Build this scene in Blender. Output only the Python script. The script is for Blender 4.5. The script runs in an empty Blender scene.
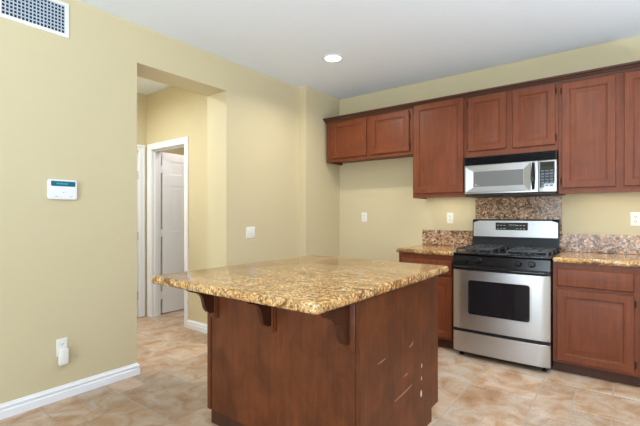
import bpy, bmesh, math, random
from mathutils import Vector, Matrix
random.seed(7)
S = bpy.context.scene
COL = S.collection
R = math.radians

# ------------------------------------------------------------------ camera, world, lights
YAW, CAMZ, FPX = 0.65036, 1.239, 397.307
cam_data = bpy.data.cameras.new('camera')
cam = bpy.data.objects.new('camera', cam_data)
COL.objects.link(cam)
cam.location = (0, 0, CAMZ)
cam.rotation_euler = (R(90), 0, YAW)
cam_data.sensor_width = 36.0
cam_data.lens = FPX / 640 * 36.0
cam_data.shift_y = 2.618 / 640
cam_data.clip_start = 0.02
S.camera = cam

S.view_settings.view_transform = 'Standard'
S.view_settings.look = 'None'
S.view_settings.gamma = 1
S.view_settings.use_curve_mapping = False
S.view_settings.exposure = 0.14

W = bpy.data.worlds.new('daylight')
S.world = W
W.use_nodes = True
bg = W.node_tree.nodes['Background']
bg.inputs['Color'].default_value = (0.84, 0.94, 1.0, 1)
bg.inputs['Strength'].default_value = 1.0


def area(name, loc, rot, sx, sy, power, color=(1, 1, 1), spread=180, shape='RECTANGLE'):
    d = bpy.data.lights.new(name, 'AREA')
    d.shape = shape
    d.size = sx
    if shape in ('RECTANGLE', 'ELLIPSE'):
        d.size_y = sy
    d.energy = power
    d.color = color
    d.spread = R(spread)
    o = bpy.data.objects.new(name, d)
    COL.objects.link(o)
    o.location = loc
    o.rotation_euler = rot
    return o


area('patio_window_light', (-0.55, -3.32, 1.20), (R(125), 0, 0), 2.1, 2.1, 150, (0.74, 0.88, 1.0), 150)
area('right_fill_light', (3.05, -1.15, 0.45), (R(152), 0, R(90)), 3.3, 0.7, 245, (0.71, 0.86, 1.0), 118)  # added fill, unseen, aimed upwards to lift the ceiling
area('side_fill_light', (3.05, 2.20, 0.75), (R(146), 0, R(90)), 1.6, 0.6, 165, (0.71, 0.86, 1.0), 120)  # second added fill on the right, unseen, brightens the far ceiling
area('can_light_visible', (-2.186, 3.077, 2.71), (0, 0, 0), 0.12, 0.12, 12, (1, .95, .88), 150, 'DISK')
area('can_light_by_range', (-0.35, 2.75, 2.71), (0, 0, 0), 0.14, 0.14, 17, (1, .93, .84), 150, 'DISK')
area('hall_light', (-3.95, 1.45, 2.70), (0, 0, 0), 0.25, 0.25, 32, (0.90, 0.97, 1.0), 170, 'DISK')
area('far_room_light', (-4.32, 3.15, 2.70), (0, 0, 0), 0.2, 0.2, 12, (1.0, 0.96, 0.92), 170, 'DISK')
area('under_cabinet_lamp', (-1.47, 4.06, 1.438), (0, 0, 0), 0.40, 0.04, 0.8, (1, .92, .76))
area('under_cabinet_lamp', (0.02, 4.06, 1.438), (0, 0, 0), 0.60, 0.04, 0.9, (1, .92, .76))

# ------------------------------------------------------------------ constants
XL, XJ, YJ, YB, H = -3.02, -2.909, 3.556, 4.242, 2.736
XIN = -3.315
OY0, OY1, OZ = 1.606, 2.489, 2.436
HY, HX = 2.62, -4.70
XR, YR = 2.6, -3.2

# ------------------------------------------------------------------ materials


def srgb(r, g, b):
    f = lambda c: (c / 255 / 12.92) if c / 255 <= 0.04045 else ((c / 255 + 0.055) / 1.055) ** 2.4
    return (f(r), f(g), f(b), 1)


class Mat:
    def __init__(s, name, rough=0.5, metal=0.0, base=(0.5, 0.5, 0.5, 1), coat=0.0, spec=0.5):
        s.m = bpy.data.materials.new(name)
        s.m.use_nodes = True
        s.nt = s.m.node_tree
        s.b = s.nt.nodes['Principled BSDF']
        s.b.inputs['Base Color'].default_value = base
        s.b.inputs['Roughness'].default_value = rough
        s.b.inputs['Metallic'].default_value = metal
        s.b.inputs['Specular IOR Level'].default_value = spec
        if coat:
            s.b.inputs['Coat Weight'].default_value = coat
            s.b.inputs['Coat Roughness'].default_value = 0.12
        g = s.nt.nodes.new('ShaderNodeNewGeometry')
        s.pos = g.outputs['Position']

    def mapped(s, scale=(1, 1, 1), rot=(0, 0, 0), src=None):
        n = s.nt.nodes.new('ShaderNodeMapping')
        n.inputs['Scale'].default_value = scale
        n.inputs['Rotation'].default_value = rot
        s.nt.links.new(src or s.pos, n.inputs['Vector'])
        return n.outputs['Vector']

    def noise(s, vec, scale, detail=3, rough=0.55, dist=0.0):
        n = s.nt.nodes.new('ShaderNodeTexNoise')
        n.inputs['Scale'].default_value = scale
        n.inputs['Detail'].default_value = detail
        n.inputs['Roughness'].default_value = rough
        n.inputs['Distortion'].default_value = dist
        s.nt.links.new(vec, n.inputs['Vector'])
        return n.outputs['Fac']

    def voro(s, vec, scale, out='Color'):
        n = s.nt.nodes.new('ShaderNodeTexVoronoi')
        n.inputs['Scale'].default_value = scale
        s.nt.links.new(vec, n.inputs['Vector'])
        return n.outputs[out]

    def ramp(s, fac, stops, interp='LINEAR'):
        n = s.nt.nodes.new('ShaderNodeValToRGB')
        n.color_ramp.interpolation = interp
        e = n.color_ramp.elements
        while len(e) > 1:
            e.remove(e[-1])
        e[0].position, e[0].color = stops[0]
        for p, c in stops[1:]:
            k = e.new(p)
            k.color = c
        s.nt.links.new(fac, n.inputs['Fac'])
        return n.outputs['Color']

    def mix(s, fac, a, b, blend='MIX'):
        n = s.nt.nodes.new('ShaderNodeMix')
        n.data_type = 'RGBA'
        n.blend_type = blend
        for sock, v in ((n.inputs[0], fac), (n.inputs[6], a), (n.inputs[7], b)):
            if hasattr(v, 'is_linked') or hasattr(v, 'links'):
                s.nt.links.new(v, sock)
            else:
                sock.default_value = v
        return n.outputs[2]

    def color(s, sock):
        s.nt.links.new(sock, s.b.inputs['Base Color'])
        return s

    def rough(s, sock):
        s.nt.links.new(sock, s.b.inputs['Roughness'])
        return s

    def bump(s, fac, strength=0.1, dist=0.002):
        n = s.nt.nodes.new('ShaderNodeBump')
        n.inputs['Strength'].default_value = strength
        n.inputs['Distance'].default_value = dist
        s.nt.links.new(fac, n.inputs['Height'])
        s.nt.links.new(n.outputs['Normal'], s.b.inputs['Normal'])
        return s


def g(v):
    return (v, v, v, 1)


def paint(name, col, rough=0.6, bump=0.12, scale=90):
    m = Mat(name, rough, base=col, spec=0.3)
    m.bump(m.noise(m.pos, scale, 2), bump, 0.003)
    return m.m


M = {}
M['wall'] = paint('yellow wall paint', (0.605, 0.515, 0.325, 1), 0.55, 0.16, 85)
M['ceiling'] = paint('white ceiling paint', (0.80, 0.845, 0.905, 1), 0.8, 0.15, 70)
M['trim'] = Mat('white trim enamel', 0.35, base=(0.80, 0.80, 0.82, 1)).m
M['plate'] = Mat('white plastic', 0.4, base=(0.80, 0.78, 0.72, 1)).m
M['slot'] = Mat('dark slot', 0.6, base=(0.04, 0.035, 0.03, 1)).m


def wood(name, dark, mid, light, rough=0.44, blotch=0.35, coat=0.0, grain=(75, 75, 3.0)):
    m = Mat(name, rough, coat=coat, spec=0.30)
    v = m.mapped(grain)
    n1 = m.noise(v, 1.0, 6, 0.65, 0.6)
    n2 = m.noise(m.mapped((220, 220, 9)), 1.0, 3, 0.6)
    base = m.ramp(n1, [(0.10, dark), (0.50, mid), (0.90, light)])
    fine = m.ramp(n2, [(0.35, g(0.80)), (0.62, g(1.0))])
    c = m.mix(0.55, base, fine, 'MULTIPLY')
    bl = m.noise(m.mapped((1, 1, 0.7)), 7.0, 4, 0.6, 0.5)
    br = m.ramp(bl, [(0.34, g(0.60)), (0.64, g(1.18))])
    c = m.mix(blotch, c, br, 'MULTIPLY')
    m.color(c)
    m.bump(n2, 0.06, 0.001)
    return m.m


M['wood'] = wood('cherry stained wood', (0.095, 0.022, 0.007, 1), (0.172, 0.042, 0.013, 1), (0.245, 0.066, 0.021, 1))
M['wood_dark'] = wood('dark cherry trim', (0.040, 0.014, 0.008, 1), (0.070, 0.024, 0.012, 1), (0.10, 0.035, 0.018, 1))
M['island_wood'] = wood('blotchy stained island veneer', (0.088, 0.024, 0.008, 1), (0.135, 0.038, 0.012, 1),
                        (0.190, 0.056, 0.018, 1), 0.42, 0.8, 0.0, (30, 30, 1.6))
M['shaded_corbel_wood'] = wood('shade-darkened stained corbel wood', (0.045, 0.013, 0.006, 1), (0.075, 0.022, 0.010, 1), (0.11, 0.034, 0.015, 1), 0.35)  # darkened so the colour carries the shade under the island top
M['raw'] = Mat('scratched bare wood', 0.7, base=(0.36, 0.19, 0.10, 1)).m
M['gouge'] = Mat('gouged pale wood', 0.7, base=(0.8, 0.68, 0.52, 1)).m
M['hinge'] = Mat('dark bronze hinge', 0.45, 0.8, (0.05, 0.03, 0.022, 1)).m
M['nickel'] = Mat('satin nickel', 0.35, 0.9, (0.55, 0.54, 0.52, 1)).m


def granite(name, cols, veins=0.8, speck=1.0, rough=0.13, cell_a=115, cell_b=190, spec=0.35, pale=0.45):
    m = Mat(name, rough, spec=spec)
    wob = m.noise(m.pos, 9, 4, 0.6, 0.8)
    cloud = m.ramp(m.noise(m.pos, 16, 5, 0.65, 0.5), [(0.30, cols[0]), (0.48, cols[1]), (0.60, cols[2]), (0.75, cols[3])])
    cell = m.nt.nodes.new('ShaderNodeSeparateColor')
    m.nt.links.new(m.voro(m.pos, cell_a), cell.inputs[0])
    grain = m.ramp(cell.outputs[0], [(0.0, g(0.12)), (0.12, g(0.18)), (0.16, g(0.55)), (0.45, g(0.85)), (0.72, g(1.08)), (0.86, g(1.15)), (0.90, g(1.9))], 'LINEAR')
    c = m.mix(0.75 * speck, cloud, grain, 'MULTIPLY')
    cell2 = m.nt.nodes.new('ShaderNodeSeparateColor')
    m.nt.links.new(m.voro(m.pos, cell_b), cell2.inputs[0])
    sp = m.ramp(cell2.outputs[1], [(0.0, g(0.22)), (0.10, g(0.30)), (0.16, g(1.0))])
    c = m.mix(0.6 * speck, c, sp, 'MULTIPLY')
    pale_mask = m.ramp(cell2.outputs[2], [(0.82, g(0)), (0.88, g(pale))])
    c = m.mix(pale_mask, c, (0.60, 0.55, 0.47, 1))
    dark = m.ramp(cell.outputs[2], [(0.0, g(0.75)), (0.08, g(0.7)), (0.13, g(0))])
    c = m.mix(dark, c, (0.07, 0.048, 0.035, 1))
    # long soft mineral veins
    vn = m.noise(m.mapped((0.8, 2.2, 1.6), (0, 0, R(28))), 1.6, 4, 0.55, 1.2)
    vm = m.ramp(vn, [(0.472, g(0)), (0.490, g(1)), (0.500, g(1)), (0.520, g(0))])
    mul = m.nt.nodes.new('ShaderNodeMath')
    mul.operation = 'MULTIPLY'
    mul.inputs[1].default_value = veins
    m.nt.links.new(vm, mul.inputs[0])
    c = m.mix(mul.outputs[0], c, cols[4])
    m.color(c)
    return m.m


M['granite'] = granite('golden granite', [(0.36, 0.170, 0.050, 1), (0.53, 0.285, 0.092, 1), (0.60, 0.365, 0.140, 1),
                                          (0.62, 0.47, 0.29, 1), (0.15, 0.055, 0.016, 1)], 0.85, 0.95)
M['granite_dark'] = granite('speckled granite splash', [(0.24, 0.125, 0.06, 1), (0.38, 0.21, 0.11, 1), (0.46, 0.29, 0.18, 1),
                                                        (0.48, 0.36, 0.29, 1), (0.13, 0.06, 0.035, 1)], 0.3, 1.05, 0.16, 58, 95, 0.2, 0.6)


def steel(name, base, rough, axis):
    m = Mat(name, rough, 1.0, base)
    sc = {'x': (2, 300, 300), 'z': (300, 300, 2)}[axis]
    n = m.noise(m.mapped(sc), 1.0, 3, 0.6)
    m.bump(n, 0.05, 0.001)
    m.color(m.ramp(n, [(0.3, tuple(0.90 * c for c in base[:3]) + (1,)), (0.7, base)]))
    return m.m


M['steel'] = steel('brushed stainless steel', (0.52, 0.51, 0.50, 1), 0.33, 'x')
M['steel_panel'] = steel('brushed grey steel panel', (0.40, 0.395, 0.39, 1), 0.36, 'x')
M['black'] = Mat('black enamel', 0.16, base=(0.006, 0.006, 0.007, 1), spec=0.28).m
M['black_satin'] = Mat('black plastic', 0.35, base=(0.010, 0.010, 0.011, 1), spec=0.3).m
M['iron'] = Mat('cast iron grate', 0.38, base=(0.030, 0.030, 0.032, 1)).m
M['glass_dark'] = Mat('dark oven glass', 0.05, base=(0.010, 0.010, 0.012, 1), spec=0.6).m
M['screen_mesh'] = Mat('grey screened glass', 0.22, base=(0.135, 0.138, 0.14, 1)).m
M['panel_glass'] = Mat('glossy control glass', 0.03, base=(0.012, 0.016, 0.02, 1), spec=0.9).m
M['key_print'] = Mat('pale printed keys', 0.4, base=(0.09, 0.12, 0.14, 1)).m
M['grey_mark'] = Mat('grey mark', 0.4, base=(0.35, 0.35, 0.36, 1)).m
M['vent_white'] = Mat('white register paint', 0.45, base=(0.76, 0.74, 0.70, 1)).m
M['vent_bar'] = Mat('blue grey louvre', 0.5, base=(0.46, 0.53, 0.62, 1)).m
M['vent_dark'] = Mat('dark duct', 0.8, base=(0.006, 0.007, 0.012, 1)).m


def emit(name, col, strength, base=(0.02, 0.02, 0.02, 1)):
    m = Mat(name, 0.2, base=base)
    m.b.inputs['Emission Color'].default_value = col
    m.b.inputs['Emission Strength'].default_value = strength
    return m.m


M['lens'] = emit('lit lamp lens', (1, 0.97, 0.9, 1), 6, g(0.8))
M['lcd'] = emit('teal keypad display', (0.0, 0.16, 0.22, 1), 0.35, (0.0, 0.06, 0.09, 1))
M['lcd_lit'] = emit('lit teal characters', (0.05, 0.40, 0.55, 1), 0.5, (0.0, 0.2, 0.25, 1))
M['clock'] = emit('blue clock digits', (0.1, 0.5, 0.8, 1), 0.25)

# floor tile material: travertine look, one tone per tile from a face attribute
m = Mat('travertine look tile', 0.42, spec=0.4)
att = m.nt.nodes.new('ShaderNodeAttribute')
att.attribute_name = 'tone'
cl = m.noise(m.mapped((1, 1, 1), (0, 0, R(35))), 5.5, 6, 0.62, 0.9)
c = m.ramp(cl, [(0.30, (0.31, 0.165, 0.085, 1)), (0.44, (0.44, 0.28, 0.165, 1)), (0.56, (0.50, 0.375, 0.275, 1)), (0.72, (0.57, 0.475, 0.39, 1))])
fine = m.ramp(m.noise(m.mapped((3, 1, 1), (0, 0, R(20))), 22, 4, 0.7, 0.5), [(0.3, g(0.82)), (0.65, g(1.05))])
c = m.mix(0.7, c, fine, 'MULTIPLY')
c = m.mix(1.0, c, att.outputs['Color'], 'MULTIPLY')
m.color(c)
M['tile'] = m.m
M['grout'] = Mat('tan grout', 0.85, base=(0.39, 0.33, 0.27, 1)).m

# ------------------------------------------------------------------ mesh helpers


class MB:
    """collects shapes of ONE part; build() links it as one mesh object"""

    def __init__(s):
        s.bm = bmesh.new()
        s.mi = 0

    def _faces(s, fs):
        for f in fs:
            f.material_index = s.mi

    def box(s, x0, x1, y0, y1, z0, z1, bevel=0.0, seg=2):
        r = bmesh.ops.create_cube(s.bm, size=1)
        vs = r['verts']
        for v in vs:
            v.co = Vector(((x0 + x1) / 2 + v.co.x * (x1 - x0), (y0 + y1) / 2 + v.co.y * (y1 - y0), (z0 + z1) / 2 + v.co.z * (z1 - z0)))
        fs = list({f for v in vs for f in v.link_faces})
        s._faces(fs)
        if bevel:
            es = list({e for v in vs for e in v.link_edges})
            rr = bmesh.ops.bevel(s.bm, geom=es, offset=bevel, segments=seg, profile=0.5, affect='EDGES')
            s._faces(rr['faces'])
        return s

    def loops(s, rings, cap0=False, cap1=True, closed=True):
        """skin successive rings of points (same count)"""
        vr = [[s.bm.verts.new(p) for p in ring] for ring in rings]
        n = len(vr[0])
        for a, b in zip(vr, vr[1:]):
            for i in range(n if closed else n - 1):
                j = (i + 1) % n
                s._faces([s.bm.faces.new((a[i], a[j], b[j], b[i]))])
        if cap0:
            s._faces([s.bm.faces.new(list(reversed(vr[0])))])
        if cap1:
            s._faces([s.bm.faces.new(vr[-1])])
        return s

    def panel(s, fr, u0, u1, v0, v1, prof, back=True):
        """rectangular slab built from mitred rings; prof = [(inset, out), ...] from the back edge to the centre"""
        rings = []
        for ins, out in prof:
            rings.append([fr(u0 + ins, v0 + ins, out), fr(u1 - ins, v0 + ins, out), fr(u1 - ins, v1 - ins, out), fr(u0 + ins, v1 - ins, out)])
        return s.loops(rings, cap0=back)

    def prism(s, pts, a, b):
        """pts: list of 2D (p,q); a(p,q) and b(p,q) map to the two end faces"""
        return s.loops([[a(*p) for p in pts], [b(*p) for p in pts]], cap0=True)

    def cyl(s, c, axis, r0, r1, h, n=24, caps=True):
        ax = Vector(axis).normalized()
        t = ax.orthogonal().normalized()
        w = ax.cross(t)
        ring = lambda r, d: [Vector(c) + ax * d + (t * math.cos(2 * math.pi * i / n) + w * math.sin(2 * math.pi * i / n)) * r for i in range(n)]
        return s.loops([ring(r0, 0), ring(r1, h)], cap0=caps, cap1=caps)

    def lathe(s, c, axis, prof, n=28, cap0=True, cap1=True):
        ax = Vector(axis).normalized()
        t = ax.orthogonal().normalized()
        w = ax.cross(t)
        rings = [[Vector(c) + ax * d + (t * math.cos(2 * math.pi * i / n) + w * math.sin(2 * math.pi * i / n)) * r for i in range(n)] for r, d in prof]
        return s.loops(rings, cap0=cap0, cap1=cap1)

    def quad(s, pts):
        s._faces([s.bm.faces.new([s.bm.verts.new(p) for p in pts])])
        return s

    def build(s, name, mats, parent=None, smooth=None):
        bm = s.bm
        bmesh.ops.recalc_face_normals(bm, faces=bm.faces)
        mats = mats if isinstance(mats, (list, tuple)) else [mats]
        L = Vector()
        if parent is not None:
            p = parent
            while p:
                L += Vector(p.location)
                p = p.parent
        else:
            xs = [v.co for v in bm.verts]
            L = Vector(((min(v.x for v in xs) + max(v.x for v in xs)) / 2, (min(v.y for v in xs) + max(v.y for v in xs)) / 2, min(v.z for v in xs)))
        for v in bm.verts:
            v.co -= L
        me = bpy.data.meshes.new(name)
        bm.to_mesh(me)
        bm.free()
        for k in mats:
            me.materials.append(k)
        if smooth is not None:
            for pl in me.polygons:
                pl.use_smooth = True
            me.set_sharp_from_angle(angle=R(smooth))
        o = bpy.data.objects.new(name, me)
        COL.objects.link(o)
        if parent is not None:
            o.parent = parent
        else:
            o.location = L
        return o


def thing(name, label, cat, loc, group=None):
    o = bpy.data.objects.new(name, None)
    COL.objects.link(o)
    o.location = loc
    o.empty_display_size = 0.05
    return tag(o, label, cat, group)


def tag(o, label, cat, group=None):
    o['label'] = label
    o['category'] = cat
    if group:
        o['group'] = group
    return o


def struct(o):
    o['kind'] = 'structure'
    return o


def face_y(y):       # a face looking towards -y:  u = x, v = z, out = -y
    return lambda u, v, n: Vector((u, y - n, v))


def face_x(x):       # a face looking towards +x:  u = y, v = z, out = +x
    return lambda u, v, n: Vector((x + n, u, v))


def slab(name, mat, *boxes):
    mb = MB()
    for b in boxes:
        mb.box(*b)
    return struct(mb.build(name, mat))


# ------------------------------------------------------------------ floor: mixed-size tiles on a 21 cm module
UX, UY, X0, Y0 = 0.2105, 0.2055, -0.05, 3.41
A0, A1 = math.floor((-5.6 - X0) / UX), math.ceil((XR - X0) / UX)
B0, B1 = math.floor((YR - Y0) / UY), math.ceil((4.9 - Y0) / UY)
used, tiles = set(), []


def put(a, b, w, h):
    cells = [(a + i, b + j) for i in range(w) for j in range(h)]
    if any(c_ in used or not (A0 <= c_[0] < A1 and B0 <= c_[1] < B1) for c_ in cells):
        return False
    used.update(cells)
    tiles.append((a, b, w, h))
    return True


for t in ((-1, -2, 2, 2), (-2, -3, 1, 2), (-2, -1, 1, 1), (-2, 0, 2, 2), (-4, -4, 2, 2), (-4, -5, 1, 1), (-3, -6, 2, 2),
          (-2, -4, 2, 1), (0, -4, 2, 2), (0, 0, 2, 2), (-4, -2, 2, 2), (-6, -3, 2, 3), (-6, -5, 2, 2), (-1, -6, 1, 2), (0, -5, 1, 1), (1, -6, 2, 2),
          (-13, -10, 3, 2), (-14, -11, 2, 1), (-12, -12, 2, 2), (-14, -12, 1, 1), (-13, -13, 1, 2), (-14, -10, 1, 1), (-14, -9, 1, 1),
          (-14, -8, 2, 2), (-12, -8, 3, 2), (-16, -7, 2, 2), (-18, -6, 3, 2), (-15, -5, 2, 2), (-16, -9, 2, 2), (-18, -8, 2, 1), (-18, -9, 1, 1)):
    put(*t)
for b in range(B0, B1):
    for a in range(A0, A1):
        if (a, b) in used:
            continue
        opts = [(3, 2), (2, 3), (2, 2), (2, 2), (1, 2), (2, 1)]
        random.shuffle(opts)
        for w, h in opts + [(1, 1)]:
            if put(a, b, w, h):
                break
mb = MB()
mb.box(-5.6, XR, YR, 4.9, -0.12, -0.0025)
mb.mi = 1
gp = 0.004
for a, b, w, h in tiles:
    x0, x1 = X0 + a * UX + gp, X0 + (a + w) * UX - gp
    y0, y1 = Y0 + b * UY + gp, Y0 + (b + h) * UY - gp
    x0, x1, y0, y1 = max(x0, -5.6), min(x1, XR), max(y0, YR), min(y1, 4.9)
    if x1 - x0 < 0.02 or y1 - y0 < 0.02:
        continue
    rect = lambda i, z: [(x0 + i, y0 + i, z), (x1 - i, y0 + i, z), (x1 - i, y1 - i, z), (x0 + i, y1 - i, z)]
    mb.loops([rect(0, -0.0025), rect(0.002, 0.0)])
floor = mb.build('floor', [M['grout'], M['tile']])
struct(floor)
att = floor.data.attributes.new('tone', 'FLOAT_COLOR', 'FACE')
fi, cur = {}, (1, 1, 1, 1)
n_slab = 6
k = 0
for i, pl in enumerate(floor.data.polygons):
    if pl.material_index == 1:
        if k % 5 == 0:
            t = random.uniform(0.82, 1.06)
            wv = random.uniform(-0.04, 0.04)
            cur = (t * (1 + wv), t, t * (1 - wv), 1)
        k += 1
        att.data[i].color = cur
    else:
        att.data[i].color = (1, 1, 1, 1)

# ------------------------------------------------------------------ room shell
slab('ceiling', M['ceiling'], (XIN, XR, YR, YB + 0.12, H, H + 0.12), (-5.6, XIN, 0.9, 4.9, H, H + 0.12))
slab('wall_left', M['wall'],
     (XIN, XL, YR, OY0, 0, H), (XIN, XL, OY0, OY1, OZ, H), (XIN, XL, OY1, YB + 0.12, 0, H), (XL, XJ, YJ, YB + 0.12, 0, H))
slab('wall_back', M['wall'], (XJ, XR, YB, YB + 0.12, 0, H))
# rear wall with the patio door opening
slab('wall_rear', M['wall'], (XIN, -1.62, YR - 0.12, YR, 0, H), (0.52, XR, YR - 0.12, YR, 0, H), (-1.62, 0.52, YR - 0.12, YR, 2.32, H))
slab('wall_right', M['wall'], (XR, XR + 0.12, YR, -2.85, 0, H), (XR, XR + 0.12, 0.55, 1.35, 0, H), (XR, XR + 0.12, 3.05, YB + 0.12, 0, H),
     (XR, XR + 0.12, -2.85, 0.55, 2.45, H), (XR, XR + 0.12, 1.35, 3.05, 2.45, H), (XR, XR + 0.12, 1.35, 3.05, 0, 0.85))
slab('wall_hall', M['wall'], (HX - 0.12, -4.605, HY, HY + 0.12, 0, H), (-3.880, XIN, HY, HY + 0.12, 0, H), (-4.605, -3.880, HY, HY + 0.12, 2.06, H))
slab('wall_hall_end', M['wall'], (HX - 0.12, HX, 2.535, HY, 0, H), (HX - 0.12, HX, 1.0, 1.70, 0, H), (HX - 0.12, HX, 1.70, 2.535, 2.06, H))
slab('wall_hall_near', M['wall'], (HX - 0.12, XIN, 0.9, 1.0, 0, H))
slab('wall_far_room_left', M['wall'], (-5.45, -5.33, HY + 0.12, 4.7, 0, H), (-5.33, HX - 0.12, HY, HY + 0.12, 0, H))
slab('wall_far_room_back', M['wall'], (-5.45, XIN, 4.7, 4.82, 0, H))

# patio window behind the camera
mb = MB()
for x in (-1.62, -0.58, 0.45):
    mb.box(x, x + 0.07, YR - 0.09, YR - 0.03, 0, 2.32)
for z in (0, 0.10, 2.25):
    mb.box(-1.62, 0.52, YR - 0.09, YR - 0.03, z, z + 0.07)
for z in (0.85, 1.55):
    mb.box(-1.62, 0.52, YR - 0.075, YR - 0.055, z, z + 0.02)
for x in (-1.25, -0.92, -0.2, 0.12):
    mb.box(x, x + 0.02, YR - 0.075, YR - 0.055, 0.1, 2.3)
struct(mb.build('window_1', M['trim']))

for n_, (y0, y1, z0) in enumerate(((-2.85, 0.55, 0.0), (1.35, 3.05, 0.85))):  # unseen right-wall windows, added as openings for the two fill lights
    mb = MB()
    ym = (y0 + y1) / 2
    for y in (y0, ym - 0.03, y1 - 0.06):
        mb.box(XR + 0.03, XR + 0.09, y, y + 0.06, z0, 2.45)
    for z in (z0, 2.39):
        mb.box(XR + 0.03, XR + 0.09, y0, y1, z, z + 0.06)
    struct(mb.build('window_%d' % (n_ + 2), M['trim']))

# baseboards
BBP = [(0, 0), (0.018, 0), (0.018, 0.046), (0.011, 0.052), (0.011, 0.058), (0.015, 0.062), (0.015, 0.072), (0.008, 0.079), (0.006, 0.088), (0, 0.090)]


def baseboard(name, *paths):
    """each path is a floor polyline; the board stands on its left-hand side, mitred at the corners"""
    mb = MB()
    for path in paths:
        pts = [Vector((p[0], p[1])) for p in path]
        nrm = []
        for p, q in zip(pts, pts[1:]):
            d = (q - p).normalized()
            nrm.append(Vector((-d.y, d.x)))
        rings = []
        for i, p in enumerate(pts):
            if i == 0:
                o = nrm[0]
            elif i == len(pts) - 1:
                o = nrm[-1]
            else:
                o = (nrm[i - 1] + nrm[i]) / (1 + nrm[i - 1].dot(nrm[i]))
            rings.append([Vector((p.x + o.x * a_, p.y + o.y * a_, z)) for a_, z in BBP])
        mb.loops(rings, cap0=True, cap1=True)
    return struct(mb.build(name, M['trim'], smooth=25))


baseboard('baseboard_left', [(XIN, OY0), (XL, OY0), (XL, YR)])
baseboard('baseboard_return', [(XJ, YB), (XJ, YJ), (XL, YJ), (XL, OY1), (-3.26, OY1)])
baseboard('baseboard_back', [(-1.80, YB), (XJ + 0.018, YB)])
baseboard('baseboard_hall', [(XIN, HY), (-3.823, HY)])

# casings
CAS = [(0.0, 0.0), (0.0, 0.010), (0.012, 0.017), (0.030, 0.017), (0.036, 0.013), (0.058, 0.012), (0.070, 0.008), (0.075, 0.0)]  # from outer edge inwards


def casing(mb, fr, u0, u1, v1, w=0.075):
    """fr maps (u, v, out); u0..u1 outer width, v1 outer top; mitred three-sided casing"""
    pr = [(w - p, o) for p, o in CAS][::-1]
    pts = CAS
    L0 = [fr(u0 + p, 0, o) for p, o in pts]
    L1 = [fr(u0 + p, v1 - p, o) for p, o in pts]
    R1 = [fr(u1 - p, v1 - p, o) for p, o in pts]
    R0 = [fr(u1 - p, 0, o) for p, o in pts]
    mb.loops([L0, L1, R1, R0], cap0=True, cap1=True)


DX0, DX1, DZ = -4.585, -3.900, 2.04
mb = MB()
casing(mb, face_y(HY), DX0 - 0.080, DX1 + 0.077, DZ + 0.075)
casing(mb, lambda u, v, n: Vector((u, HY + 0.12 + n, v)), DX0 - 0.080, DX1 + 0.077, DZ + 0.075)
mb.box(DX0 - 0.02, DX0, HY, HY + 0.12, 0, DZ + 0.02).box(DX1, DX1 + 0.02, HY, HY + 0.12, 0, DZ + 0.02).box(DX0, DX1, HY, HY + 0.12, DZ, DZ + 0.02)
mb.box(DX0, DX0 + 0.011, HY + 0.04, HY + 0.08, 0, DZ).box(DX1 - 0.011, DX1, HY + 0.04, HY + 0.08, 0, DZ).box(DX0, DX1, HY + 0.04, HY + 0.08, DZ - 0.011, DZ)
struct(mb.build('trim_1', M['trim'], smooth=30))
mb = MB()
casing(mb, face_x(HX), 1.645, 2.604, DZ + 0.065)
mb.box(HX - 0.12, HX, 1.70, 1.72, 0, DZ + 0.02).box(HX - 0.12, HX, 2.520, 2.535, 0, DZ + 0.02).box(HX - 0.12, HX, 1.72, 2.520, DZ, DZ + 0.02)
struct(mb.build('trim_2', M['trim'], smooth=30))

DOORP = [(0.004, 0.0), (0.016, -0.013), (0.026, -0.013), (0.046, -0.001)]


def six_panel(mb, fr, u0, u1, v0, v1):
    """the panelled skin of one side of a door: flat stiles with six sunk and raised panels"""
    w = u1 - u0
    st = 0.112
    mid = 0.10
    cw = (w - 2 * st - mid) / 2
    us = [u0, u0 + st, u0 + st + cw, u0 + st + cw + mid, u1 - st, u1]
    vs = [v0, 0.25, 0.85, 1.03, 1.625, 1.757, 1.932, v1]
    for i in range(5):
        for j in range(7):
            a, b, c_, d = us[i], us[i + 1], vs[j], vs[j + 1]
            if i in (1, 3) and j in (1, 3, 5):
                prof = [(0, 0)] + DOORP
                mb.panel(fr, a, b, c_, d, prof, back=False)
            else:
                mb.quad([fr(a, c_, 0), fr(b, c_, 0), fr(b, d, 0), fr(a, d, 0)])


def hinges(parent, pts, mat, name='hinge', r=0.008, h=0.09):
    for p in pts:
        b = MB()
        b.lathe((p[0], p[1], p[2] - h / 2), (0, 0, 1), [(r * .6, -0.006), (r, 0), (r, h), (r * .6, h + 0.006)], 12)
        b.build(name, mat, parent, smooth=40)


# open door seen through the hall doorway (hinged on the left jamb, standing open into the far room)
YD0, YD1 = 2.775, 3.455
mb = MB()
mb.box(-4.632, -4.600, YD0, YD1, 0.013, 2.035)
six_panel(mb, face_x(-4.598), YD0, YD1, 0.013, 2.035)
mb.box(-4.600, -4.598, YD0, YD0 + .001, 0.013, 2.035)
door = struct(mb.build('door_1', M['trim'], smooth=20))
b = MB()
for z in (0.24, 1.02, 1.82):
    b.box(-4.628, -4.594, 2.742, 2.776, z - 0.045, z + 0.045)
    b.cyl((-4.594, 2.757, z - 0.048), (0, 0, 1), 0.007, 0.007, 0.096, 12)
b.build('hinge', M['trim'], door, smooth=40)
b = MB()
b.lathe((-4.598, 3.395, 0.95), (1, 0, 0), [(0.03, 0), (0.03, 0.008), (0.011, 0.012), (0.011, 0.04), (0.024, 0.05), (0.027, 0.062), (0.018, 0.075)], 20)
b.build('door_knob', M['nickel'], door, smooth=40)

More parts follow.
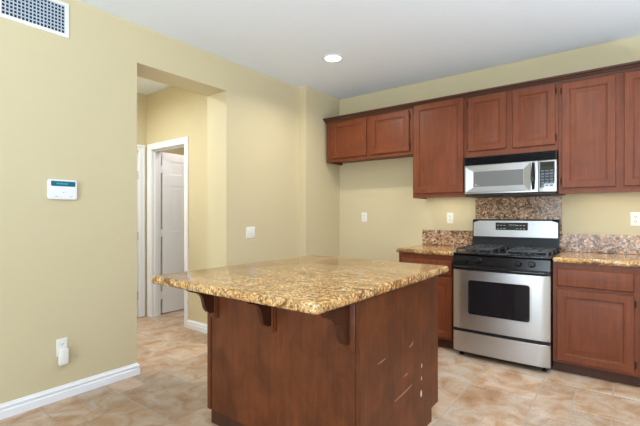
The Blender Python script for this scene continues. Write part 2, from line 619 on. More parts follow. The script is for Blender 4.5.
# closed door in the end wall of the hall
mb = MB()
mb.box(HX - 0.060, HX - 0.022, 1.722, 2.516, 0.022, 2.036)
six_panel(mb, face_x(HX - 0.020), 1.722, 2.516, 0.022, 2.036)
door2 = struct(mb.build('door_2', M['trim'], smooth=20))
hinges(door2, [(HX - 0.012, 2.517, z) for z in (0.258, 0.99, 1.735)], M['nickel'])

# ------------------------------------------------------------------ cabinets
DOORPROF = [(0.0, 0.0), (0.0, 0.016), (0.003, 0.0195), (0.052, 0.0195), (0.055, 0.0165), (0.060, 0.0165), (0.063, 0.009), (0.073, 0.009), (0.100, 0.0165), (0.104, 0.0168)]
DRAWERPROF = [(0.0, 0.0), (0.0, 0.012), (0.006, 0.0185), (0.012, 0.0195)]


def cab_door(parent, y, x0, x1, z0, z1, hinge_side=None, wood='wood', label=None):
    mb = MB()
    mb.panel(face_y(y), x0, x1, z0, z1, DOORPROF)
    d = mb.build('door', M[wood], parent, smooth=25)
    if hinge_side:
        xh = x0 - 0.006 if hinge_side == 'l' else x1 + 0.006
        for z in (z0 + 0.06, z1 - 0.06):
            b = MB()
            b.box(xh - 0.006, xh + 0.006, y - 0.008, y, z - 0.022, z + 0.022, 0.002)
            b.cyl((xh, y - 0.010, z - 0.026), (0, 0, 1), 0.0045, 0.0045, 0.052, 10)
            b.build('hinge', M['hinge'], d, smooth=40)
    return d


YU = 3.917


def upper(name, label, x0, x1, z0, z1, doors, end_left=False):
    t = thing(name, label, 'cabinet', ((x0 + x1) / 2, (YU + YB) / 2, z0), 'cherry wall cabinets along the back wall')
    mb = MB()
    th = 0.018
    # carcass: sides, top, recessed bottom, face frame
    mb.box(x0, x0 + th, YU + .02, YB, z0, z1).box(x1 - th, x1, YU + .02, YB, z0, z1)
    mb.box(x0 + th, x1 - th, YU + .02, YB, z1 - th, z1).box(x0 + th, x1 - th, YU + .02, YB, z0 + 0.025, z0 + 0.025 + th)
    mb.build('body', M['wood'], t)
    mb = MB()
    mb.box(x0, x1, YU, YU + .02, z0, z1, 0.0015, 1)
    mb.build('face_frame', M['wood'], t)
    for dx0, dx1, dz0, dz1, hs in doors:
        cab_door(t, YU, dx0, dx1, dz0, dz1, hs)
    return t


UG = 0.0006
upper('wall_cabinet', 'short two-door cherry wall cabinet at the left end over the empty fridge space', -2.880, -1.752, 1.884, 2.40,
      [(-2.785, -2.310, 1.924, 2.350, 'l'), (-2.258, -1.790, 1.924, 2.350, 'r')])
upper('wall_cabinet', 'tall single-door cherry wall cabinet left of the microwave', -1.752 + UG, -1.203, 1.424, 2.40,
      [(-1.735, -1.224, 1.469, 2.385, 'l')])
upper('wall_cabinet', 'two-door cherry wall cabinet directly above the microwave', -1.203 + UG, -0.432, 1.795, 2.40,
      [(-1.180, -0.841, 1.853, 2.368, 'l'), (-0.788, -0.455, 1.848, 2.364, 'r')])
upper('wall_cabinet', 'tall two-door cherry wall cabinet right of the microwave', -0.432 + UG, 0.470, 1.424, 2.40,
      [(-0.405, -0.041, 1.471, 2.350, 'l'), (0.012, 0.376, 1.471, 2.350, 'r')])

# crown moulding along the tops
CR = [(0, 2.366), (0.006, 2.366), (0.008, 2.378), (0.016, 2.386), (0.022, 2.400), (0.034, 2.407), (0.036, 2.421), (0, 2.421)]
mb = MB()
yf, xe = YU - 0.0006, -2.8806
A = [Vector((xe - p, YB - 0.001, q)) for p, q in CR]
B = [Vector((xe - p, yf - p, q)) for p, q in CR]
Cc = [Vector((0.471, yf - p, q)) for p, q in CR]
mb.loops([A, B, Cc], cap0=True, cap1=True)
o = mb.build('crown_molding', M['wood_dark'], smooth=30)
tag(o, 'dark cherry crown moulding running along the tops of all wall cabinets', 'moulding')

YF = 3.632   # base cabinet face
YK = 3.680   # toe kick


def base(label, x0, x1, units, open_left=False):
    t = thing('base_cabinet', label, 'cabinet', ((x0 + x1) / 2, (YF + YB) / 2, 0), 'cherry base cabinets beside the range')
    mb = MB()
    th = 0.018
    mb.box(x0, x0 + th, YF + .02, YB, 0.09, 0.873).box(x1 - th, x1, YF + .02, YB, 0.09, 0.873).box(x0 + th, x1 - th, YF + .02, YB, 0.09, 0.108)
    mb.box(x0 + th, x1 - th, YB - .012, YB, 0.108, 0.873)
    mb.build('body', M['wood'], t)
    mb = MB()
    mb.box(x0, x1, YF, YF + .02, 0.085, 0.873, 0.0015, 1)
    mb.build('face_frame', M['wood'], t)
    mb = MB()
    mb.box(x0, x1, YK, YK + .018, 0.0, 0.09)
    mb.build('toe_kick', M['wood_dark'], t)
    for a, b_, hs in units:
        mb = MB()
        mb.panel(face_y(YF), a, b_, 0.688, 0.824, DRAWERPROF)
        mb.build('drawer', M['wood'], t, smooth=25)
        cab_door(t, YF, a, b_, 0.108, 0.662, hs)
    return t


base('cherry base cabinet left of the range, partly behind the island', -1.773, -1.206, [(-1.742, -1.236, 'l')])
base('cherry base cabinet right of the range with a drawer over a panelled door', -0.439, 0.600, [(-0.410, 0.069, 'r'), (0.110, 0.575, 'r')])


def counter_slab(mb, x0, x1, y0, y1, z0, z1, rad, seg=6, cor=0.02):
    """slab with a half-round edge and slightly rounded corners"""
    def outline(ins):
        pts = []
        r = max(cor - ins, 0.002)
        for cx, cy, a0 in ((x1 - cor, y1 - cor, 0), (x0 + cor, y1 - cor, 90), (x0 + cor, y0 + cor, 180), (x1 - cor, y0 + cor, 270)):
            for k_ in range(5):
                a_ = R(a0 + 90 * k_ / 4)
                pts.append((cx + r * math.cos(a_), cy + r * math.sin(a_)))
        return pts
    rings = []
    h = (z1 - z0)
    for k_ in range(seg * 2 + 1):
        a_ = math.pi * k_ / (seg * 2) - math.pi / 2
        ins = rad * (1 - math.cos(a_))
        z = (z0 + z1) / 2 + h / 2 * math.sin(a_)
        rings.append([Vector((p[0], p[1], z)) for p in outline(ins)])
    mb.loops(rings, cap0=True, cap1=True)


YC = 3.596
mb = MB()
counter_slab(mb, -1.791, -1.2045, YC, YB - .001, 0.8735, 0.914, 0.014, cor=0.012)
tag(mb.build('countertop', M['granite'], smooth=35), 'short granite countertop left of the range', 'countertop', 'granite counters on the back wall')
mb = MB()
counter_slab(mb, -0.4385, 0.620, YC, YB - .001, 0.8735, 0.914, 0.014, cor=0.012)
tag(mb.build('countertop', M['granite'], smooth=35), 'granite countertop right of the range, running out of the picture', 'countertop', 'granite counters on the back wall')
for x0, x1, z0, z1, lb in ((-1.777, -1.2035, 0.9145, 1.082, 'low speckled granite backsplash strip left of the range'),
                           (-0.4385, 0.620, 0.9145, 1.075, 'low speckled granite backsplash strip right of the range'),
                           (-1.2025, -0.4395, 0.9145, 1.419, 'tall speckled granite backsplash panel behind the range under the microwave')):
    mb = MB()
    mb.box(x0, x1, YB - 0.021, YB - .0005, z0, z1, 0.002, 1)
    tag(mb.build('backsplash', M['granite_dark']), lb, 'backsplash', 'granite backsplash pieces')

# ------------------------------------------------------------------ gas range
RX0, RX1, RY = -1.199, -0.445, 3.53
rx = (RX0 + RX1) / 2
rng = thing('gas_range', 'freestanding stainless steel gas range with black cooktop between the base cabinets', 'stove', (rx, 3.87, 0))
mb = MB()
mb.box(RX0 + .002, RX1 - .002, RY + .05, 4.19, 0.045, 0.900)
mb.build('body', M['black_satin'], rng)
for x in (RX0 + .05, RX1 - .05):
    for y in (RY + .08, 4.13):
        b = MB()
        b.lathe((x, y, 0), (0, 0, 1), [(0.020, 0), (0.020, 0.012), (0.011, 0.016), (0.011, 0.046)], 14)
        b.build('foot', M['black_satin'], rng, smooth=40)


def bowed(mb, x0, x1, z0, z1, y_edge, y_mid, y_back, n=16, r=0.010):
    """front panel bowed forwards a little, with rounded side edges"""
    ring0, rings = [], []
    cols = []
    for i in range(n + 1):
        t_ = i / n
        x = x0 + (x1 - x0) * t_
        e = min(t_, 1 - t_) * (x1 - x0)
        y = y_mid + (y_edge - y_mid) * (2 * t_ - 1) ** 2
        if e < 0.02:
            y += 0.012 * (1 - e / 0.02) ** 2
        cols.append((x, y))
    prof = [(0, z0 + .004), (-0.004, z0), (0, z0)]
    front = [[Vector((x, y + 0.004, z0)) for x, y in cols], [Vector((x, y, z0 + .004)) for x, y in cols],
             [Vector((x, y, z1 - .0012)) for x, y in cols], [Vector((x, y + 0.0012, z1)) for x, y in cols]]
    back = [Vector((x, y_back, z1)) for x, y in cols]
    back0 = [Vector((x, y_back, z0)) for x, y in cols]
    mb.loops([back0] + front + [back], cap0=False, cap1=False, closed=False)
    mb.loops([back0, back], cap0=False, cap1=False, closed=False)
    for k_ in (0, n):
        mb.quad([back0[k_], front[1][k_], front[2][k_], back[k_]])


mb = MB()
bowed(mb, RX0, RX1, 0.047, 0.222, RY + .006, RY - .004, RY + .05)
drw = mb.build('drawer', M['steel'], rng, smooth=35)
b = MB()
b.box(RX0 + .004, RX1 - .004, RY + .012, RY + .05, 0.223, 0.249)
b.build('drawer_pull', M['black_satin'], drw)

mb = MB()
bowed(mb, RX0, RX1, 0.250, 0.764, RY + .006, RY - .006, RY + .05)
od = mb.build('oven_door', M['steel'], rng, smooth=35)


def rrect(x0, x1, z0, z1, r, y, n=5):
    pts = []
    for cx, cz, a0 in ((x1 - r, z1 - r, 0), (x0 + r, z1 - r, 90), (x0 + r, z0 + r, 180), (x1 - r, z0 + r, 270)):
        for k_ in range(n + 1):
            a_ = R(a0 + 90 * k_ / n)
            pts.append(Vector((cx + r * math.cos(a_), y, cz + r * math.sin(a_))))
    return pts


mb = MB()
mb.loops([rrect(-1.075, -0.575, 0.377, 0.692, 0.030, RY + .004), rrect(-1.075, -0.575, 0.377, 0.692, 0.030, RY - .0105),
          rrect(-1.065, -0.585, 0.387, 0.682, 0.022, RY - .0105), rrect(-1.065, -0.585, 0.387, 0.682, 0.022, RY - .0045)], cap1=False)
mb.build('window_frame', M['steel'], od, smooth=35)
mb = MB()
mb.loops([rrect(-1.066, -0.584, 0.386, 0.683, 0.022, RY + .002), rrect(-1.066, -0.584, 0.386, 0.683, 0.022, RY - .0075)])
og = mb.build('window', M['glass_dark'], od, smooth=35)

mb = MB()
mb.box(RX0, RX1, RY + .006, RY + .05, 0.765, 0.802, 0.004)
mb.build('door_top_rail', M['black_satin'], od)
mb = MB()
mb.box(RX0 + .02, RX1 - .02, RY - .020, RY - .004, 0.774, 0.794, 0.006, 3)
for x in (RX0 + .06, RX1 - .06):
    mb.box(x - .014, x + .014, RY - .010, RY + .012, 0.776, 0.792, 0.003)
mb.build('door_handle', M['black'], od, smooth=40)

# knob panel, slightly raked
mb = MB()
P = [(RY + .004, 0.803), (RY + .012, 0.888), (RY + .024, 0.897), (RY + .10, 0.897), (RY + .10, 0.803)]
mb.prism(P, lambda p, q: Vector((RX0, p, q)), lambda p, q: Vector((RX1, p, q)))
mb.build('knob_panel', M['black'], rng)
for x in (-1.085, -0.986, -0.670, -0.572):
    b = MB()
    nrm = Vector((0, -1, 0.09)).normalized()
    c0 = Vector((x, RY + .009, 0.850))
    b.lathe(c0, nrm, [(0.027, 0), (0.027, 0.004), (0.022, 0.007), (0.020, 0.022), (0.017, 0.025)], 24)
    kb = b.build('knob', M['black'], rng, smooth=40)
    b = MB()
    q = c0 + nrm * 0.024
    b.box(q.x - .0045, q.x + .0045, q.y - .010, q.y + .002, q.z - .019, q.z + .019, 0.003)
    b.build('grip', M['black'], kb, smooth=40)

mb = MB()
mb.box(RX0, RX1, RY + .004, 4.14, 0.898, 0.913, 0.005, 3)
mb.build('cooktop', M['black'], rng, smooth=40)
for x in (-1.03, -0.615):
    for y in (3.70, 3.98):
        b = MB()
        b.lathe((x, y, 0.9125), (0, 0, 1), [(0.055, 0), (0.055, 0.003), (0.036, 0.005), (0.036, 0.014), (0.040, 0.015), (0.040, 0.020), (0.034, 0.023)], 24)
        b.build('burner', M['iron'], rng, smooth=40)
for x in (-1.03, -0.615):
    b = MB()
    x0, x1, y0, y1 = x - .145, x + .145, 3.575, 4.105
    zt = 0.952
    s_ = 0.006
    for y in (y0, 3.70, 3.84, 3.98, y1):
        b.box(x0, x1, y - s_, y + s_, zt - .012, zt, 0.002, 1)
    for xx in (x0, x1):
        b.box(xx - s_, xx + s_, y0, y1, zt - .012, zt, 0.002, 1)
    for y in (3.70, 3.98):
        b.box(x - s_, x + s_, y - .12, y - .035, zt - .010, zt + .001, 0.002, 1)
        b.box(x - s_, x + s_, y + .035, y + .12, zt - .010, zt + .001, 0.002, 1)
        for sx in (-1, 1):
            b.box(x + sx * .072 - s_, x + sx * .072 + s_, y - .10, y + .10, zt - .010, zt + .001, 0.002, 1)
    for xx in (x0, x1):
        for y in (y0, 3.84, y1):
            b.box(xx - .007, xx + .007, y - .007, y + .007, 0.9125, zt - .004)
    b.build('grate', M['iron'], rng, smooth=40)

# backguard
BGP = [(4.140, 0.905), (4.100, 0.915), (4.128, 1.020), (4.134, 1.185), (4.142, 1.199), (4.160, 1.204), (4.205, 1.204), (4.205, 0.905)]
mb = MB()
mb.prism(BGP, lambda p, q: Vector((RX0 - .004, p, q)), lambda p, q: Vector((RX1 - .004, p, q)))
bgd = mb.build('backguard', M['black'], rng, smooth=30)


def bgy(z):   # the front surface of the backguard at height z
    return 4.128 + (z - 1.020) / 0.165 * 0.006


mb = MB()
top = []
n = 14
pf, pb = [], []
xa, xb = RX0 + .006, RX1 - .014
ring = []
for t_ in [i / n for i in range(n + 1)]:
    x = xa + (xb - xa) * t_
    e = min(t_, 1 - t_) * (xb - xa)
    drop = 0.0 if e > 0.045 else 0.018 * (1 - e / 0.045) ** 2
    ring.append((x, 1.190 - drop))
bot = [(xb, 1.036), (xa, 1.034)]
pts = ring + bot
mb.loops([[Vector((x, bgy(z) + .004, z)) for x, z in pts], [Vector((x, bgy(z) - .003, z)) for x, z in pts]], cap0=True)
bp = mb.build('backguard_panel', M['steel_panel'], bgd, smooth=30)
mb = MB()
mb.box(-0.985, -0.702, bgy(1.13) - .0055, bgy(1.13), 1.100, 1.172, 0.001, 1)
dp = mb.build('display', M['panel_glass'], bgd)
yy = bgy(1.13) - .0058
b = MB()
for kx in (-0.865, -0.848, -0.829, -0.812):
    b.box(kx, kx + .011, yy - .0006, yy, 1.140, 1.160)
b.build('clock', M['clock'], bgd)
for r_ in range(2):
    for c_ in range(9):
        x = -0.970 + c_ * 0.0285
        if 3 <= c_ <= 5:
            continue
        b = MB()
        b.box(x, x + .016, yy - .0006, yy, 1.112 + r_ * .030, 1.118 + r_ * .030)
        b.build('button', M['grey_mark'], bgd)
b = MB()
b.lathe((-0.838, bgy(1.065) - .003, 1.075), (0, -1, 0), [(0.010, 0), (0.010, 0.001)], 16)
b.box(-0.862, -0.814, bgy(1.06) - .0038, bgy(1.06) - .003, 1.0555, 1.0605)
b.build('badge', M['grey_mark'], bgd)

# ------------------------------------------------------------------ over-the-range microwave
MX0, MX1, MY = -1.199, -0.436, 3.852
mw = thing('microwave', 'stainless steel over-the-range microwave hanging under the wall cabinet', 'microwave', ((MX0 + MX1) / 2, 4.04, 1.42))
mb = MB()
mb.box(MX0 + .001, MX1 - .001, MY + .02, YB - .0005, 1.440, 1.790)
mb.build('body', M['black_satin'], mw)
mb = MB()
mb.box(MX0 + .012, MX1 - .004, MY + .010, YB - .03, 1.420, 1.4395, 0.004, 1)
mb.build('underside', M['black_satin'], mw)
mb = MB()
mb.box(MX0, MX1, MY + .006, MY + .02, 1.714, 1.790)
for k_ in range(5):
    z = 1.7205 + k_ * 0.0140
    mb.prism([(MY + .006, z), (MY - .002, z + .001), (MY + .006, z + .009)], lambda p, q: Vector((MX0 + .012, p, q)), lambda p, q: Vector((MX1 - .012, p, q)))
for x in (MX0, MX1 - .012):
    mb.box(x, x + .012, MY - .003, MY + .006, 1.714, 1.790)
mb.build('vent_grille', M['black'], mw)

mdx1 = -0.5735
mb = MB()
fr = face_y(MY + .02)
mb.panel(fr, MX0, mdx1, 1.4405, 1.7125, [(0, 0), (0, 0.016), (0.004, 0.020), (0.012, 0.0215)])
md = mb.build('microwave_door', M['steel_panel'], mw, smooth=20)


def ringq(u0, u1, v0, v1, n):
    return [fr(u0, v0, n), fr(u1, v0, n), fr(u1, v1, n), fr(u0, v1, n)]


mb = MB()
# faceted bezel: wide slanted flanks left and right, flat window in the middle
mb.loops([ringq(-1.186, -0.632, 1.457, 1.700, 0.0212), ringq(-1.183, -0.635, 1.460, 1.697, 0.032), ringq(-1.116, -0.686, 1.506, 1.650, 0.0235),
          ringq(-1.112, -0.690, 1.510, 1.646, 0.0235)], cap1=False)
mb.build('bezel', M['steel_panel'], md)
mb = MB()
mb.loops([ringq(-1.1135, -0.6885, 1.508, 1.648, 0.0200), ringq(-1.1135, -0.6885, 1.508, 1.648, 0.0240)])
mb.build('window', M['screen_mesh'], md)
mb = MB()
hp = []
for i in range(13):
    t_ = i / 12
    z = 1.464 + (1.698 - 1.464) * t_
    bow = 0.020 * (1 - (2 * t_ - 1) ** 2)
    w_ = 0.010 + 0.006 * (1 - (2 * t_ - 1) ** 2)
    yb_ = MY - .010 - bow
    hp.append([Vector((-0.612 - w_, yb_ + .008, z)), Vector((-0.612 - w_ * .6, yb_ - .006, z)), Vector((-0.612 + w_ * .6, yb_ - .006, z)), Vector((-0.612 + w_, yb_ + .008, z))])
mb.loops(hp, cap0=True)
for z in (1.476, 1.686):
    mb.box(-0.620, -0.604, MY - .012, MY + .004, z - .010, z + .010)
mb.build('door_handle', M['black'], md, smooth=40)
b = MB()
b.lathe((-1.092, MY - .0045, 1.527), (0, -1, 0), [(0.008, 0), (0.008, 0.0006)], 14)
b.box(-1.098, -1.062, MY - .0048, MY - .0041, 1.516, 1.519)
b.build('badge', M['grey_mark'], md)

mb = MB()
mb.panel(fr, mdx1 + .002, MX1, 1.4405, 1.7125, [(0, 0), (0, 0.016), (0.004, 0.020), (0.012, 0.0215)])
mp = mb.build('control_panel', M['steel_panel'], mw, smooth=20)
mb = MB()
mb.loops([ringq(-0.562, -0.452, 1.478, 1.698, 0.0205), ringq(-0.562, -0.452, 1.478, 1.698, 0.0235)])
mb.build('control_glass', M['panel_glass'], mp)
b = MB()
for r_ in range(6):
    for c_ in range(3):
        b.box(-0.553 + c_ * .033, -0.530 + c_ * .033, MY - .0040, MY - .0034, 1.490 + r_ * .025, 1.502 + r_ * .025)
b.build('keypad', M['key_print'], mp)
b = MB()
b.box(-0.552, -0.462, MY - .0040, MY - .0034, 1.655, 1.685)
b.build('display', M['glass_dark'], mp)

# ------------------------------------------------------------------ island
IX0, IX1, IY0, IY1 = -1.985, -0.915, 1.490, 2.417
isl = thing('kitchen_island', 'stained wood kitchen island base with scroll corbels on its long side', 'island', ((IX0 + IX1) / 2, (IY0 + IY1) / 2, 0))
mb = MB()
mb.box(IX0 + .03, IX1 - .02, IY0 + .04, IY1 - .10, 0.0, 0.08)
mb.box(IX0 + .004, IX1 - .02, IY0 + .022, IY1 - .02, 0.0801, 0.873)
mb.build('body', M['wood'], isl)
mb = MB()
mb.box(IX0 + .037, IX1 - .025, IY0 + .006, IY0 + .0215, 0.082, 0.873)
mb.build('back_panel', M['island_wood'], isl)
mb = MB()
mb.box(IX0 + .024, IX1 - .024, IY0 + .012, IY0 + .035, 0.0, 0.0815)
mb.build('base_strip', M['wood_dark'], isl)
mb = MB()
mb.box(IX0, IX0 + .0035, IY0 + .001, IY1, 0.082, 0.873)
mb.box(IX0 + .0035, IX0 + .030, IY0, IY0 + .021, 0.082, 0.873, 0.003, 2)
mb.build('left_stile', M['island_wood'], isl)
# right side panel, running to the floor, notched for the toe kick at the far end
mb = MB()
notch = [(IY0 + .001, 0.0), (IY1 - .104, 0.0), (IY1 - .104, 0.080), (IY1, 0.080), (IY1, 0.873), (IY0 + .001, 0.873)]
mb.prism(notch, lambda p, q: Vector((IX1 - .019, p, q)), lambda p, q: Vector((IX1, p, q)))
mb.mi = 1


def scratch(mb, pts, w):
    x = IX1 + .0006
    rings = []
    n_ = len(pts)
    for i, (y, z) in enumerate(pts):
        ww = w * (0.15 + 0.85 * math.sin(math.pi * (i + .3) / (n_ - .4)))
        rings.append([Vector((x, y, z - ww)), Vector((x, y, z + ww))])
    mb.loops(rings, cap1=False, closed=False)


scratch(mb, [(1.998, .528), (2.020, .533), (2.042, .540), (2.052, .552)], .007)
scratch(mb, [(2.046, .552), (2.050, .575), (2.050, .605)], .003)
scratch(mb, [(1.650, .540), (1.69, .542), (1.728, .545)], .004)
scratch(mb, [(1.930, .392), (1.955, .393), (1.978, .394)], .005)
scratch(mb, [(1.82, .300), (1.88, .303), (1.95, .307), (2.0, .312), (2.035, .318)], .0055)
mb.mi = 2
for y, z, w_, h_ in ((2.165, .379, .006, .012), (2.162, .307, .005, .012), (2.157, .222, .010, .020)):
    mb.loops([[Vector((IX1 + .0006, y + w_ * math.cos(a_ * math.pi / 5), z + h_ * math.sin(a_ * math.pi / 5))) for a_ in range(10)],
              [Vector((IX1 + .0009, y + .7 * w_ * math.cos(a_ * math.pi / 5), z + .8 * h_ * math.sin(a_ * math.pi / 5))) for a_ in range(10)]])
mb.build('side_panel', [M['island_wood'], M['raw'], M['gouge']], isl)
mb = MB()
mb.box(IX0 + .004, IX1 - .020, IY1 - .0195, IY1, 0.0805, 0.873, 0.001, 1)
mb.build('face_frame', M['wood'], isl)
for a, b_ in ((IX0 + .04, -1.475), (-1.425, IX1 - .05)):
    mb = MB()
    mb.panel(lambda u, v, n: Vector((u, IY1 + n, v)), a, b_, 0.11, 0.84, DOORPROF)
    mb.build('door', M['wood'], isl, smooth=25)

# corbels: plate against the panel + scroll bracket
CP = [(0.0, 0.672), (0.020, 0.672), (0.036, 0.678), (0.050, 0.692), (0.060, 0.712), (0.066, 0.738), (0.072, 0.762), (0.084, 0.782),
      (0.102, 0.796), (0.125, 0.805), (0.148, 0.811), (0.164, 0.818), (0.174, 0.830), (0.178, 0.846), (0.186, 0.852), (0.186, 0.873), (0.0, 0.873)]
for xc, lean in ((-1.9085, 0.0), (-1.4430, 0.0), (-0.9470, 0.017)):
    b = MB()
    yp = IY0 - .0005 + .0062
    pw, bw = 0.0235, 0.0145
    cw_ = bw
    y_ = IY0 - .014
    b.prism(CP, lambda p, q: Vector((xc - lean - .010 - cw_, y_ - p, q)), lambda p, q: Vector((xc - lean - .010 + cw_, y_ - p, q)))
    cb = b.build('corbel', M['shaded_corbel_wood'], isl, smooth=40)
    b = MB()
    b.box(xc - lean - pw - .008, xc + pw - .008, IY0 - .0135, IY0 + .0055, 0.640, 0.873, 0.003, 2)
    b.box(xc + pw - .0075, xc + pw + .001, IY0 - .006, IY0 + .0055, 0.640, 0.873, 0.002, 1)
    b.build('plate', M['island_wood'], cb, smooth=40)

mb = MB()
counter_slab(mb, -2.018, -0.880, 1.140, 2.535, 0.8745, 0.917, 0.013, cor=0.028)
tag(mb.build('island_countertop', M['granite'], smooth=35), 'large golden granite slab with rounded edges on the kitchen island', 'countertop')

# ------------------------------------------------------------------ small things on walls and ceiling
# air register
V0, V1, VZ0, VZ1 = 0.722, 1.126, 2.449, 2.688
vt = thing('air_register', 'white return air grille high on the left wall near the ceiling', 'vent', (XL, (V0 + V1) / 2, VZ0))
mb = MB()
fr = face_x(XL)
ir = lambda u0, u1, v0, v1, n: [fr(u0, v0, n), fr(u1, v0, n), fr(u1, v1, n), fr(u0, v1, n)]
mb.loops([ir(V0, V1, VZ0, VZ1, 0.0005), ir(V0 + .001, V1 - .001, VZ0 + .001, VZ1 - .001, 0.006), ir(V0 + .004, V1 - .004, VZ0 + .004, VZ1 - .004, 0.009),
          ir(V0 + .028, V1 - .028, VZ0 + .026, VZ1 - .026, 0.009), ir(V0 + .029, V1 - .029, VZ0 + .027, VZ1 - .027, 0.001)], cap1=False)
for z in (2.568,):
    mb.cyl((XL + .009, V1 - .013, z), (1, 0, 0), 0.004, 0.003, 0.0015, 10)
mb.build('frame', M['vent_white'], vt, smooth=30)
mb = MB()
mb.quad(ir(V0 + .026, V1 - .026, VZ0 + .024, VZ1 - .024, 0.0008))
mb.build('duct', M['vent_dark'], vt)
mb = MB()
y0, y1, z0, z1 = V0 + .029, V1 - .029, VZ0 + .027, VZ1 - .027
nz, ny = 8, 17
for i in range(1, nz + 1):
    z = z0 + (z1 - z0) * (i - .02) / nz
    mb.box(XL + .0012, XL + .0045, y0, y1, z - .0036, z + .0036)
for i in range(ny + 1):
    y = y0 + (y1 - y0) * i / ny
    mb.box(XL + .0046, XL + .008, max(y - .0032, y0), min(y + .0032, y1), z0, z1)
mb.build('louvre_grid', M['vent_bar'], vt)

# alarm keypad
kp = thing('alarm_keypad', 'white wall keypad with a teal display strip on the left wall', 'keypad', (XL, 1.082, 1.348))
mb = MB()


def rr_x(y0, y1, z0, z1, r, n, k_n=5):
    pts = []
    for cy, cz, a0 in ((y1 - r, z1 - r, 0), (y0 + r, z1 - r, 90), (y0 + r, z0 + r, 180), (y1 - r, z0 + r, 270)):
        for k_ in range(k_n + 1):
            a_ = R(a0 + 90 * k_ / k_n)
            pts.append(Vector((XL + n, cy + r * math.cos(a_), cz + r * math.sin(a_))))
    return pts


mb.loops([rr_x(.995, 1.169, 1.348, 1.481, .016, .0005), rr_x(.995, 1.169, 1.348, 1.481, .016, .020), rr_x(.999, 1.165, 1.352, 1.477, .013, .024)])
mb.build('body', M['trim'], kp, smooth=40)
mb = MB()
mb.loops([rr_x(1.010, 1.157, 1.436, 1.470, .005, .0235), rr_x(1.010, 1.157, 1.436, 1.470, .005, .0250)])
sc = mb.build('display', M['lcd'], kp)
b = MB()
for k_ in range(8):
    b.box(XL + .0251, XL + .0254, 1.042 + k_ * .009, 1.048 + k_ * .009, 1.448, 1.458)
b.build('characters', M['lcd_lit'], sc)
mb = MB()
mb.loops([rr_x(1.008, 1.159, 1.362, 1.431, .004, .0235), rr_x(1.008, 1.159, 1.362, 1.431, .004, .0258)])
fl = mb.build('flip_cover', M['trim'], kp)
b = MB()
for y in (1.033, 1.120):
    b.box(XL + .0258, XL + .0262, y, y + .020, 1.366, 1.369)
    b.build('mark', M['grey_mark'], fl)
    b = MB()
b.box(XL + .0258, XL + .0262, 1.079, 1.089, 1.392, 1.396)
b.build('badge', M['grey_mark'], fl)


def wall_plate(name, label, cat, fr, u0, u1, v0, v1, kind, group=None, loc=None):
    t = thing(name, label, cat, fr((u0 + u1) / 2, v0, 0), group)
    b = MB()
    b.panel(fr, u0, u1, v0, v1, [(0, 0.0005), (0, 0.003), (0.004, 0.006), (0.008, 0.0065)])
    b.build('cover_plate', M['plate'], t, smooth=30)
    uc, vc = (u0 + u1) / 2, (v0 + v1) / 2
    if kind == 'outlet':
        for dv in (-0.020, 0.020):
            b = MB()
            ring_ = lambda n: [fr(uc + .017 * math.cos(a_ * math.pi / 8), vc + dv + .0145 * math.sin(a_ * math.pi / 8), n) for a_ in range(16)]
            b.loops([ring_(0.006), ring_(0.0085)])
            s_ = b.build('socket', M['plate'], t)
            b = MB()
            for du in (-.0065, .0065):
                b.loops([[fr(uc + du + a_, vc + dv + c_, n) for a_, c_ in ((-.0016, -.003), (.0016, -.003), (.0016, .006), (-.0016, .006))] for n in (.0086, .0090)])
            b.loops([[fr(uc + .0026 * math.cos(a_ * math.pi / 4), vc + dv - .0085 + .0026 * math.sin(a_ * math.pi / 4), n) for a_ in range(8)] for n in (.0086, .0090)])
            b.build('slot', M['slot'], s_)
    else:
        n_ = kind
        for i in range(n_):
            du = (i - (n_ - 1) / 2) * 0.046
            b = MB()
            b.panel(fr, uc + du - .006, uc + du + .006, vc - .013, vc + .013, [(0, 0.006), (0, 0.0085), (.002, 0.0085)])
            b.loops([[fr(uc + du + a_, vc - .010 + c_, n) for a_, c_ in ((-.0045, 0), (.0045, 0), (.0045, .010), (-.0045, .010))] for n in (.008, .016)])
            b.build('toggle', M['plate'], t)
    return t


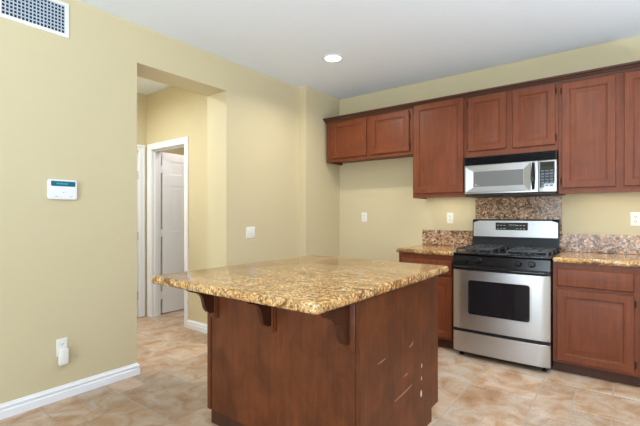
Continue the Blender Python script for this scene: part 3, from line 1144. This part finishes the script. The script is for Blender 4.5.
wall_plate('light_switch', 'white double light switch on the left wall beside the hall opening', 'switch', face_x(XL), 2.738, 2.858, 1.008, 1.124, 2)
wall_plate('wall_outlet', 'white outlet plate near the floor with a plug-in adapter in its lower socket', 'outlet', face_x(XL), 1.049, 1.117, .293, .407, 'outlet', 'wall outlets')
wall_plate('wall_outlet', 'pale outlet on the bare back wall below the short wall cabinet', 'outlet', face_y(YB), -2.574, -2.502, 1.163, 1.277, 'outlet', 'wall outlets')
wall_plate('wall_outlet', 'white outlet above the counter left of the range', 'outlet', face_y(YB), -1.505, -1.437, 1.155, 1.270, 'outlet', 'wall outlets')
wall_plate('wall_outlet', 'white outlet above the right counter at the picture edge', 'outlet', face_y(YB), 0.053, 0.125, 1.153, 1.268, 'outlet', 'wall outlets')

# plug-in adapter
mb = MB()
mb.box(XL + .0092, XL + .045, 1.054, 1.110, .236, .346, .008, 3)
tag(mb.build('plug_adapter', M['plate'], smooth=40), 'white plug-in adapter in the low outlet on the left wall', 'adapter')

# recessed ceiling light
LX, LY = -2.186, 3.077
rl = thing('recessed_light', 'round lit recessed ceiling light', 'light', (LX, LY, H))
mb = MB()
mb.lathe((LX, LY, H), (0, 0, -1), [(0.098, 0.0005), (0.096, 0.005), (0.078, 0.009), (0.074, 0.004)], 40, cap0=False, cap1=False)
mb.build('trim_ring', M['trim'], rl, smooth=40)
mb = MB()
mb.lathe((LX, LY, H), (0, 0, -1), [(0.0745, 0.002), (0.0745, 0.0045), (0.06, 0.0065), (0.03, 0.008)], 40)
mb.build('lens', M['lens'], rl, smooth=40)

# plain trims of the ceiling lamps that lie outside the photograph, fixed to the ceiling
for lx, ly, lr in ((-0.35, 2.75, 0.10), (-3.95, 1.45, 0.16), (-4.32, 3.15, 0.14)):
    mb = MB()
    mb.lathe((lx, ly, H), (0, 0, -1), [(lr, 0.0005), (lr - .004, 0.012), (lr - .025, 0.012), (lr - .03, 0.002)], 32, cap0=False, cap1=False)
    mb.build('lamp_trim', M['trim'], bpy.data.objects['ceiling'], smooth=40)
